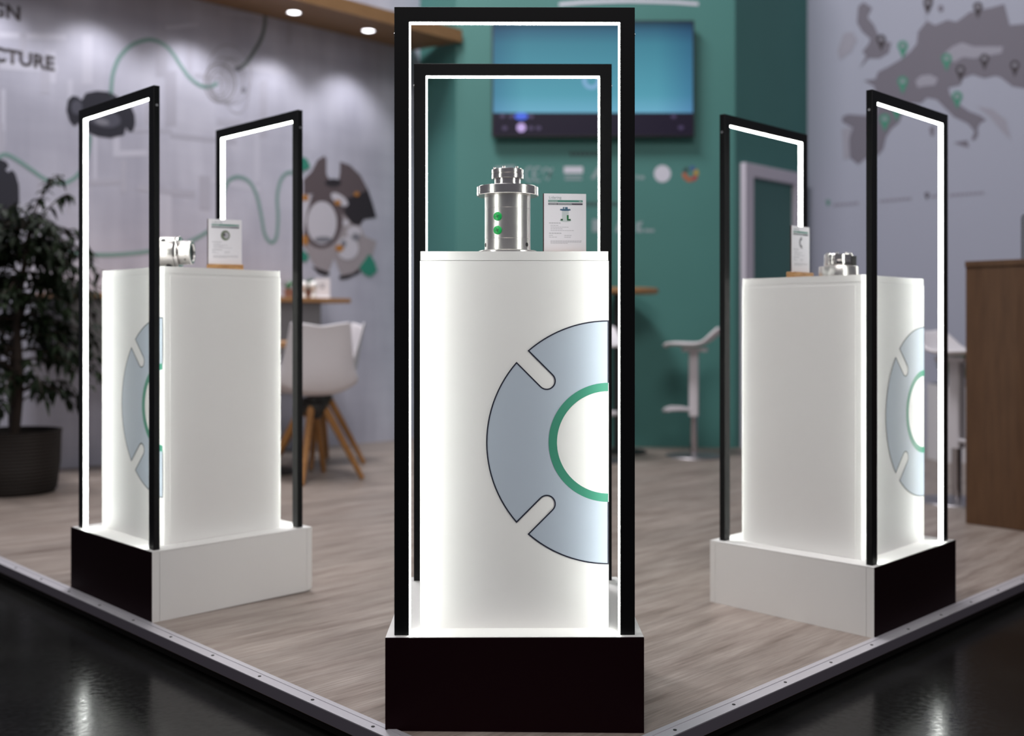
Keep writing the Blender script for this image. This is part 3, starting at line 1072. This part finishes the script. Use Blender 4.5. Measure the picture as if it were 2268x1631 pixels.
# seal lying on its side, left stand
lx_, ly_, lz_ = on_stand(SL, 0.083, 0.185)
s2 = thing('mechanical_seal', 'short steel seal lying on its side on the left stand', 'mechanical seal', (lx_, ly_, lz_), math.radians(3))
AX = Matrix.Translation((0, 0, 0.0558)) @ Matrix.Rotation(math.pi / 2, 4, 'Y')


def lying(prof, name, m_, n=48):
    return MB().lathe(prof, n, AX).build(name, m_, s2)


lying([(0.0, -0.058), (0.030, -0.058), (0.030, -0.050), (0.047, -0.049), (0.0545, -0.044), (0.0545, 0.012), (0.053, 0.014), (0.030, 0.014)], 'seal_body', M['satin_steel'])
fl = lying([(0.030, 0.0165), (0.0545, 0.0165), (0.0555, 0.018), (0.0555, 0.026), (0.054, 0.028), (0.030, 0.028)], 'flange', M['steel'])
lying([(0.036, 0.028), (0.041, 0.029), (0.041, 0.052), (0.0395, 0.053), (0.0395, 0.055), (0.041, 0.056), (0.041, 0.066), (0.039, 0.068), (0.030, 0.068), (0.027, 0.060)], 'collar', M['satin_steel'])
lying([(0.0, 0.060), (0.028, 0.060), (0.028, 0.0645), (0.0, 0.0645)], 'bore', M['hole'])
for (xx, ang, rr, rad) in ((-0.020, 47, 0.0545, 0.0095), (-0.003, -60, 0.0545, 0.0115), (0.042, 5, 0.041, 0.0033), (0.050, -38, 0.041, 0.0033)):
    t = math.radians(ang)
    n_v = Vector((0, -math.cos(t), math.sin(t)))
    mt = Matrix.Translation(Vector((xx, 0, 0.0558)) + n_v * (rr - 0.0018)) @ n_v.to_track_quat('Z', 'Y').to_matrix().to_4x4()
    MB().lathe([(0.0, 0.0024), (rad * 0.9, 0.0024), (rad, 0.0)], 18, mt).build('bore', M['hole'], s2)

# low ring seal, right stand
rx_, ry_, rz_ = on_stand(SR, -0.150, 0.20)
s3 = thing('mechanical_seal', 'low two-tier steel ring seal with a notched rim on the right stand', 'mechanical seal', (rx_, ry_, rz_), 0.0)
MB().lathe([(0.0, 0.0), (0.061, 0.0), (0.0625, 0.0015), (0.0625, 0.031), (0.061, 0.033), (0.030, 0.033)], 56).build('seal_body', M['satin_steel'], s3)
MB().lathe([(0.030, 0.0335), (0.045, 0.0335), (0.046, 0.035), (0.046, 0.050), (0.0445, 0.0508), (0.0445, 0.0525), (0.046, 0.0535), (0.046, 0.071), (0.0445, 0.0725), (0.028, 0.0725)], 48).build('upper_ring', M['steel'], s3)
for i in range(8):
    t = math.radians(20 + 45 * i)
    MB().cyl(0.0045, 0.0726, 0.0775, 10, Matrix.Translation((0.037 * math.cos(t), 0.037 * math.sin(t), 0))).build('bolt', M['steel'], s3)
MB().prism([(0.033, -0.030), (0.047, -0.034), (0.053, -0.018), (0.044, -0.010)], 0.022, 0.066).build('notch_block', M['hole'], s3)
MB().lathe([(0.0, 0.0016), (0.0025, 0.0016), (0.003, 0.0)], 12, Matrix.Rotation(math.radians(-92), 4, 'Z') @ Matrix.Translation((0.0452, 0, 0.043)) @ Matrix.Rotation(math.pi / 2, 4, 'Y')).build('bore', M['hole'], s3)


# product cards in wooden blocks
def make_card(loc, rz, label, picture):
    root = thing('product_card', label, 'product card', loc, rz, 'product cards beside the seals')
    cw, ch, th = 0.113, 0.1605, 0.003
    base = MB().box(-0.060, 0.060, -0.016, 0.016, 0.0, 0.018).build('card_base', M['block_wood'], root, bevel=0.0015)
    z0 = 0.0125
    mb = MB()
    mb.use(M['paper']).box(-cw / 2, cw / 2, -th / 2, th / 2, 0.0182, z0 + ch)
    mb.use(M['card_edge']).box(-cw / 2 - 0.0026, -cw / 2 - 0.0001, -th / 2 - 0.0008, th / 2, 0.0182, z0 + ch)
    card = mb.build('card', None, root)
    y = -th / 2 - 0.0004

    def q(x0, x1, za, zb, m_, dy=0.0):
        return [(x0, y - dy, za), (x1, y - dy, za), (x1, y - dy, zb), (x0, y - dy, zb)], m_
    top = z0 + ch
    pr = MB()
    items = [q(-0.045, 0.047, top - 0.0225, top - 0.0170, M['print_green']), q(-0.045, 0.047, top - 0.0298, top - 0.0250, M['print_dark']),
             q(-0.043, -0.020, top - 0.0208, top - 0.0192, M['print_steel'], 0.0002), q(0.037, 0.044, top - 0.0208, top - 0.0192, M['print_steel'], 0.0002),
             q(-0.043, -0.022, top - 0.0282, top - 0.0268, M['print_steel'], 0.0002), q(-0.020, 0.018, top - 0.0282, top - 0.0268, M['print_steel'], 0.0002)]
    zz = top - 0.079
    for (x0, x1, dz, dark_) in ((-0.043, -0.011, 0, 1), (-0.039, -0.017, 6, 0), (-0.039, 0.010, 10.5, 0), (-0.039, -0.006, 15, 0), (-0.039, 0.024, 19.5, 0), (-0.043, -0.009, 27, 1), (-0.043, -0.032, 32.5, 0), (-0.002, 0.018, 32.5, 0), (-0.043, -0.021, 37, 0), (-0.002, 0.016, 37, 0), (-0.039, 0.045, 47, 0), (-0.039, 0.044, 50, 0), (-0.039, 0.008, 53, 0)):
        h = 0.0018 if dark_ else 0.0011
        n = max(2, int((x1 - x0) / 0.006))
        for i in range(n):
            xa = x0 + (x1 - x0) * i / n
            xb = x0 + (x1 - x0) * (i + 0.84) / n
            items.append(q(xa, xb, zz - dz * 0.001, zz - dz * 0.001 + h, M['print_grey']))
    cx, cz = 0.001, top - 0.055
    if picture == 'flanged':
        items += [q(cx - 0.0095, cx + 0.0085, cz - 0.014, cz + 0.012, M['print_steel']), q(cx - 0.014, cx + 0.013, cz + 0.0105, cz + 0.0145, M['print_blue'], .0001),
                  q(cx - 0.007, cx + 0.006, cz + 0.0145, cz + 0.0195, M['print_blue'], .0001), q(cx - 0.004, cx - 0.001, cz + 0.0145, cz + 0.019, M['print_steel'], .0002),
                  q(cx + 0.0035, cx + 0.0085, cz - 0.0125, cz - 0.002, M['green_cap'], .0002), q(cx - 0.013, cx - 0.007, cz - 0.0165, cz - 0.012, M['cap_mark'], .0002), q(cx + 0.004, cx + 0.014, cz - 0.0165, cz - 0.012, M['cap_mark'], .0002)]
    for pts, m_ in items:
        pr.use(m_)
        pr.ngon(pts)

    def disc(px, pz, rx, rz2, m_, dy, a0=0, a1=360, inner=0.0):
        pr.use(m_)
        n = 22
        for i in range(n):
            t0, t1 = math.radians(a0 + (a1 - a0) * i / n), math.radians(a0 + (a1 - a0) * (i + 1) / n)
            pr.ngon([(px + k * rx * math.cos(t), y - dy, pz + k * rz2 * math.sin(t)) for k, t in ((inner, t0), (1, t0), (1, t1), (inner, t1))] if inner else
                    [(px, y - dy, pz), (px + rx * math.cos(t0), y - dy, pz + rz2 * math.sin(t0)), (px + rx * math.cos(t1), y - dy, pz + rz2 * math.sin(t1))])
    if picture == 'flanged':
        disc(cx, cz - 0.016, 0.0155, 0.0042, M['print_steel'], 0.00005)
        disc(cx - 0.0005, cz + 0.0118, 0.0145, 0.0026, M['print_blue'], 0.00015)
        disc(cx + 0.006, cz - 0.004, 0.0022, 0.0022, M['cap_mark'], 0.0003)
        disc(cx + 0.006, cz - 0.009, 0.0022, 0.0022, M['cap_mark'], 0.0003)
    if picture == 'round':
        disc(cx, cz, 0.0155, 0.0175, M['olive'], 0)
        disc(cx + 0.003, cz, 0.009, 0.011, M['print_grey'], 0.0002)
        disc(cx - 0.004, cz + 0.002, 0.004, 0.005, M['print_dark'], 0.0004)
    if picture == 'half':
        disc(cx + 0.006, cz, 0.017, 0.020, M['print_grey'], 0, 80, 290, 0.45)
        disc(cx + 0.006, cz, 0.012, 0.014, M['print_dark'], 0.0002, 90, 270, 0.7)
    po = pr.build('card_print', None, card, recalc=False)
    for p_ in po.data.polygons:
        if p_.normal.y > 0:
            p_.flip()
    mt = Matrix.Translation((-0.0435, y - 0.0001, top - 0.0135)) @ RX
    text_mesh('Lidering', 0.0098, M['print_slate'], 'card_lettering', card, mt, 'LEFT', 0.0, 1.05)
    return root


make_card(on_stand(SA, 0.137, 0.36), 0.10, 'white product card with a picture of a green-capped seal, on the front stand', 'flanged')
make_card(on_stand(SL, 0.168, 0.335), 0.42, 'white product card with a round olive picture, on the left stand', 'round')
make_card(on_stand(SR, -0.160, 0.335), 0.76, 'white product card with a half ring picture, on the right stand', 'half')

# ------------------------------------------------------------------ seating corner by the mural
K = 1.15                                        # furniture drawn at catalogue size, built a little larger


def make_chair(loc, rz, label):
    root = thing('shell_chair', label, 'chair', loc, rz, 'white shell chairs by the mural wall')
    prof = [(.225, .440, .185, .000, .00), (.215, .462, .205, .010, .00), (.12, .462, .228, .035, .00), (0.0, .448, .225, .055, .00), (-.10, .447, .222, .075, .00), (-.165, .470, .215, .07, .03), (-.200, .53, .200, .05, .065),
            (-.215, .61, .185, .02, .06), (-.228, .70, .172, .0, .045), (-.243, .78, .162, -.005, .035), (-.252, .815, .156, -.006, .03), (-.256, .823, .150, -.006, .025)]
    rows = []
    for y, z, hw, lift, curl in prof:
        r = []
        for i in range(13):
            t = -1 + 2 * i / 12
            e = abs(t) ** 2.6
            r.append((K * hw * t * (1 + 0.06 * (1 - abs(t))), K * (y + curl * e), K * (z + lift * e + (0.014 * (1 - 2 * (1 - abs(t))) if z > .80 else 0))))
        rows.append(r)
    sh = MB().grid(rows).build('shell', M['shell'], root)
    so_ = sh.modifiers.new('thickness', 'SOLIDIFY')
    so_.thickness = 0.014
    so_.offset = 0
    ss = sh.modifiers.new('smooth', 'SUBSURF')
    ss.levels = ss.render_levels = 1
    MB().lathe([(0.0, .43), (.06, .43), (.06, .415), (.075, .40), (.075, .375), (.045, .33), (.035, .32), (0, .32)], 20, Matrix.Scale(K, 4)).build('hub', M['hub'], root)
    for a in (0, 90, 180, 270):
        t = math.radians(a - 22)
        d = Vector((math.cos(t), math.sin(t), 0))
        MB().tube([K * (d * 0.05 + Vector((0, 0, .395))), K * (d * 0.13 + Vector((0, 0, .25))), K * (d * 0.262 + Vector((0, 0, .002)))], [0.024, 0.022, 0.015], 8).build('leg', M['leg_wood'], root)
    return root


ca = (-1.21, 6.495)
chair = make_chair((*ca, zf(ca[0])), math.radians(20), 'white shell chair with its back to the viewer, wooden legs splayed')
cb = (-1.30, 7.20)
dup(chair, (*cb, zf(cb[0])), math.radians(112), 'white shell chair behind the nearer one, turned side-on near the mural')

tb = (-1.55, 6.76)
t = thing('low_table', 'round oak low table beside the shell chairs, mostly hidden behind the left stand', 'table', (*tb, zf(tb[0])))
MB().lathe([(0, .795), (.38, .795), (.39, .80), (.39, .828), (.38, .832), (0, .832)], 48).build('tabletop', M['table_wood'], t)
MB().cyl(0.035, 0.02, 0.795, 20).build('pole', M['hub'], t)
MB().lathe([(0, 0.0), (.20, 0.0), (.20, .012), (.06, .03), (0, .03)], 40).build('base', M['hub'], t)

# long grey wall cabinet with oak worktop
sd_ = thing('hanging_cabinet', 'long grey wall-hung cabinet with an oak worktop under the mural', 'cabinet', (0, 0, 0))
bw = MB().box(2.66, 4.47, 6.42, VW - 0.003, 0.74, 1.115).build('cabinet_body', M['grey_body'], sd_, bevel=0.003)
bw.rotation_euler = (0, 0, math.pi / 4)
bw2 = MB().box(2.62, 4.72, 6.40, VW - 0.003, 1.1155, 1.150).build('worktop', M['table_wood'], sd_, bevel=0.003)
bw2.rotation_euler = (0, 0, math.pi / 4)
WT = 1.1502


def at_v(px, v):
    k = (px - CX) / F
    y = v * R2 / (1 - k)
    return k * y, y


def leaf_verts(mb, base, d, ln, wd, droop=0.25):
    d = d.normalized()
    side = d.cross(Vector((0, 0, 1)))
    side = side.normalized() if side.length > 1e-3 else Vector((1, 0, 0))
    nrm = side.cross(d).normalized()
    p1 = base + d * ln * 0.45 - nrm * 0.0
    tip = base + d * ln + Vector((0, 0, -droop * ln))
    a, b_, c, e = [mb.bm.verts.new(x) for x in (base, p1 + side * wd / 2 + nrm * wd * 0.15, tip, p1 - side * wd / 2 + nrm * wd * 0.15)]
    mid = mb.bm.verts.new(p1)
    mb.face([a, b_, mid], True)
    mb.face([b_, c, mid], True)
    mb.face([c, e, mid], True)
    mb.face([e, a, mid], True)


def small_plant(px, v, ht, spread, label, n=16, seed=1):
    rnd = random.Random(seed)
    x, y = at_v(px, v)
    r = thing('potted_plant', label, 'plant', (x, y, WT), 0, None)
    MB().lathe([(0, 0), (.028, 0), (.036, .058), (.038, .062), (.033, .062), (.031, .05), (0, .05)], 20).build('pot', M['terracotta'], r)
    mb = MB()
    for i in range(n):
        az = rnd.uniform(0, 2 * math.pi)
        d = Vector((math.cos(az) * spread, math.sin(az) * spread, rnd.uniform(0.6, 1.4)))
        leaf_verts(mb, Vector((0, 0, .05)), d, ht * rnd.uniform(0.7, 1.1), 0.02, 0.15)
    mb.build('foliage', M['leaf_bright'], r, recalc=False)
    return r


small_plant(683, 6.55, 0.13, 0.5, 'small green plant in a terracotta pot on the grey cabinet, between the white highlight vases', 18, 3)
small_plant(640, 6.55, 0.11, 0.6, 'small low plant on the grey cabinet, left of the white highlight vases', 14, 5)
for px_, lab in ((672, 'round white vase standing in for a bright highlight on the grey cabinet, left of the terracotta pot'), (694, 'round white vase standing in for a bright highlight on the grey cabinet, right of the terracotta pot')):
    x, y = at_v(px_, 6.50 if px_ < 680 else 6.47)
    v_ = MB().lathe([(0, 0), (.022, 0), (.024, .004), (.016, .02), (.012, .05), (.016, .062), (.030, .076), (.034, .092), (.030, .108), (.018, .118), (.012, .120), (.010, .114), (0, .112)], 24).build('highlight_vase', M['ceramic'])
    v_.location = (x, y, WT)  # white vase shape added in place of a bright highlight from shiny glass
    tag(v_, lab, 'vase', 'white vases standing in for highlights on the grey cabinet')
x, y = at_v(714, 6.62)
sg = thing('table_sign', 'white upright sign card on the grey cabinet, at its right end', 'sign', (x, y, WT), math.radians(12))
MB().box(-0.06, 0.06, -0.02, 0.02, 0, 0.008).build('sign_base', M['ceramic'], sg)
cd_ = MB().box(-0.055, 0.055, -0.002, 0.002, 0.0082, 0.15).build('sign_card', M['paper'], sg)
MB().box(-0.022, 0.022, -0.0034, -0.0022, 0.105, 0.115).box(-0.010, 0.012, -0.0034, -0.0022, 0.075, 0.098).build('sign_print', M['print_grey'], cd_)

# ------------------------------------------------------------------ tall ficus in a woven basket
fx, fy = -2.74, 5.86
fz = zf(fx)
fic = thing('ficus_tree', 'tall dark ficus tree in a woven basket pot at the left edge', 'plant', (fx, fy, fz))
pot = MB().lathe([(0, 0), (.205, 0), (.222, .02), (.240, .16), (.245, .325), (.250, .34), (.236, .342), (.228, .30), (0, .30)], 48).build('basket_pot', M['wicker'], fic)
MB().lathe([(0, .301), (.10, .312), (.228, .301)], 24).build('soil', M['soil'], pot)
rnd = random.Random(11)
trunk = [(0.0, 0.0, 0.29), (0.03, 0.0, 0.6), (0.01, 0.02, 0.95), (0.06, 0.0, 1.25), (0.10, 0.0, 1.5)]
mbt = MB().tube(smooth_path(trunk), [0.030 - 0.020 * i / 24 for i in range(25)], 8)
mbt.tube(smooth_path([(-0.02, 0.02, 0.29), (-0.03, 0.05, 0.7), (0.05, 0.05, 1.1)]), 0.016, 7)
mbl = MB()
spine = smooth_path(trunk)
for i in range(150):
    f = rnd.random() ** 0.8
    sp_ = Vector(spine[min(len(spine) - 1, int((0.16 + 0.84 * f) * (len(spine) - 1)))])
    az = rnd.uniform(0, 2 * math.pi)
    zl = sp_.z
    ln = (0.50 if zl < 1.15 else 0.36) * rnd.uniform(0.55, 1.15)
    if zl < 0.65:
        ln *= 0.9
    d = Vector((math.cos(az), math.sin(az) * 0.7, rnd.uniform(0.1, 0.7)))
    d.normalize()
    pts = []
    for k in range(8):
        s_ = k / 7
        pts.append(sp_ + d * ln * s_ + Vector((0, 0, -0.36 * ln * s_ * s_ * rnd.uniform(1.2, 1.5))))
    mbt.tube(pts, [0.006 - 0.0045 * k / 7 for k in range(8)], 5)
    for k in range(2, 8):
        for _ in range(3):
            side = Vector((rnd.uniform(-1, 1), rnd.uniform(-1, 1), rnd.uniform(-1.0, 0.25)))
            leaf_verts(mbl, pts[k] + Vector((rnd.uniform(-.012, .012), rnd.uniform(-.012, .012), rnd.uniform(-.012, .012))), (pts[k] - pts[k - 1]).normalized() * 0.5 + side, rnd.uniform(0.055, 0.095), rnd.uniform(0.024, 0.036), 0.3)
for (bx_, bz_, ex, ez) in ((0.08, 1.45, 0.24, 1.74), (0.08, 1.4, 0.30, 1.64), (0.05, 1.3, 0.14, 1.62), (0.06, 1.2, 0.33, 1.45)):
    pts = [Vector((bx_ + (ex - bx_) * k / 6, 0.02, bz_ + (ez - bz_) * math.sin(math.pi / 2 * k / 6))) for k in range(7)]
    mbt.tube(pts, 0.004, 5)
    for k in range(3, 7):
        for _ in range(4):
            leaf_verts(mbl, pts[k], Vector((rnd.uniform(-1, 1), rnd.uniform(-1, 1), rnd.uniform(-1, .3))), rnd.uniform(0.05, 0.085), 0.03, 0.3)
mbt.build('trunk', M['bark'], fic)
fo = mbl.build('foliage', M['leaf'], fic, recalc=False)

# ------------------------------------------------------------------ bar stools, bar table, planter, bar counter
def make_stool(loc, rz, label):
    """Faces local -x: footrest and seat lip point that way, back rises at +x."""
    root = thing('bar_stool', label, 'bar stool', loc, rz, 'white bar stools with chrome stems')
    prof = [(-.205, .800), (-.20, .828), (-.10, .825), (0.0, .818), (.07, .828), (.13, .862), (.185, .915), (.215, .945)]
    rows = []
    for i, (x, z) in enumerate(prof):
        r = []
        hw = [.15, .165, .185, .19, .188, .18, .165, .15][i]
        for j in range(9):
            t_ = -1 + j / 4
            r.append((x - 0.03 * (abs(t_) ** 3) * (1 if i > 4 else 0), hw * t_, z + 0.014 * abs(t_) ** 2.5))
        rows.append(r)
    se = MB().grid(rows).build('seat', M['shell'], root)
    a_m = se.modifiers.new('thickness', 'SOLIDIFY')
    a_m.thickness = 0.024
    a_m.offset = -1 if False else 0
    b_m = se.modifiers.new('smooth', 'SUBSURF')
    b_m.levels = b_m.render_levels = 1
    MB().prism(rrect(-.085, .10, -.07, .07, .02), .775, .803).build('seat_plate', M['stool_white'], root)
    MB().prism(rrect(-.034, .034, -.034, .034, .012), .300, .7745).build('sleeve', M['stool_white'], root)
    MB().cyl(0.026, 0.022, 0.2995, 20).build('stem', M['chrome'], root)
    MB().lathe([(0, 0.0), (.205, 0.0), (.21, .004), (.205, .010), (.06, .018), (.03, .030), (0, .030)], 40).build('base_plate', M['brushed'], root)
    mb = MB()
    for s in (-1, 1):
        mb.tube([(-.034, s * .025, .345), (-.10, s * .10, .352), (-.17, s * .12, .350)], 0.012, 8)
    mb.tube([(-.17, -.12, .350), (-.205, -.06, .342), (-.215, 0, .336), (-.205, .06, .342), (-.17, .12, .350)], 0.016, 8)
    mb.build('footrest', M['stool_white'], root)
    return root


st1 = (1.34, 7.86)
stool = make_stool((*st1, zf(st1[0])), math.radians(-14), 'white bar stool right of the round bar table, before the green wall')
st2 = (0.60, 7.55)
dup(stool, (*st2, zf(st2[0])), math.radians(92), 'white bar stool left of the round bar table, nearly hidden by the front stand')
st3 = (2.462, 5.90)
dup(stool, (*st3, zf(st3[0])), math.radians(125), 'white bar stool beside the oak counter at the right')

bt = (0.80, 8.10)
t = thing('bar_table', 'tall round oak bar table before the green wall, behind the front stand', 'table', (*bt, zf(bt[0])))
MB().lathe([(0, 1.20), (.295, 1.20), (.31, 1.21), (.31, 1.235), (.295, 1.242), (0, 1.242)], 48).build('tabletop', M['table_wood'], t)
MB().cyl(0.03, 0.02, 1.20, 20).build('pole', M['hub'], t)
MB().lathe([(0, 0.0), (.22, 0.0), (.22, .010), (.05, .03), (0, .03)], 40).build('base', M['hub'], t)

pp = (3.245, 7.80)
pt_ = thing('potted_plant', 'square white planter with green leaves by the map wall, behind the stool', 'plant', (*pp, zf(pp[0])), 0.05)
pb = MB().prism(rrect(-.15, .15, -.15, .15, .012), 0.0, .555).build('planter_box', M['planter'], pt_)
MB().box(-.13, .13, -.13, .13, .5552, .560).build('soil', M['soil'], pb)
mb = MB()
rnd = random.Random(4)
for i in range(110):
    az = rnd.uniform(0, 2 * math.pi)
    rr = rnd.uniform(0.0, 0.12)
    d = Vector((math.cos(az) * 0.35, math.sin(az) * 0.35, 1.0))
    leaf_verts(mb, Vector((0.02 + rr * math.cos(az), rr * math.sin(az), .56 + rnd.uniform(0, .12))), d, rnd.uniform(0.12, 0.20), 0.04, 0.25)
mb.build('foliage', M['leaf_bright'], pt_, recalc=False)

# oak counter at the right edge
cu0, cv0 = (2.224 + 5.235) / R2, (5.235 - 2.224) / R2
ct = thing('bar_counter', 'oak-fronted bar counter at the right edge of the view', 'counter', (2.224, 5.235, zf(2.224)), math.pi / 4)
MB().box(0.004, 0.55, -1.55, -0.002, 0.0, 1.258).build('counter_body', M['cabinet_wood'], ct, bevel=0.002)
MB().box(-0.002, 0.556, -1.556, 0.0, 1.2585, 1.288).build('counter_top', M['cabinet_wood'], ct, bevel=0.002)
kx = (2263 - CX) / F
hy = 5.30
hx_ = (2259 - CX) / F * hy
hd = thing('document_holder', 'grey wire mesh document holder on the oak counter, cut by the right frame edge', 'holder', (hx_ + 0.158, hy + 0.04, zf(2.224) + 1.2885), math.radians(-8))
mb = MB()
for i in range(25):
    x = -0.12 + 0.24 * i / 24
    mb.box(x - 0.0012, x + 0.0012, -0.0012, 0.0012, 0.004, 0.235)
for k in range(24):
    z = 0.008 + 0.0098 * k
    mb.box(-0.12, 0.12, -0.0008, 0.0008, z - 0.0012, z + 0.0012)
mb.build('mesh_panel', M['mesh_grey'], hd)
MB().tube([(-0.12, 0, 0.0045), (-0.12, 0, 0.228), (-0.116, 0, 0.236), (-0.108, 0, 0.24), (0.108, 0, 0.24), (0.116, 0, 0.236), (0.12, 0, 0.228), (0.12, 0, 0.0045)], 0.0045, 8).build('wire_rim', M['mesh_rim'], hd)
MB().box(-0.12, 0.12, -0.03, 0.05, 0, 0.004).build('holder_base', M['mesh_rim'], hd)
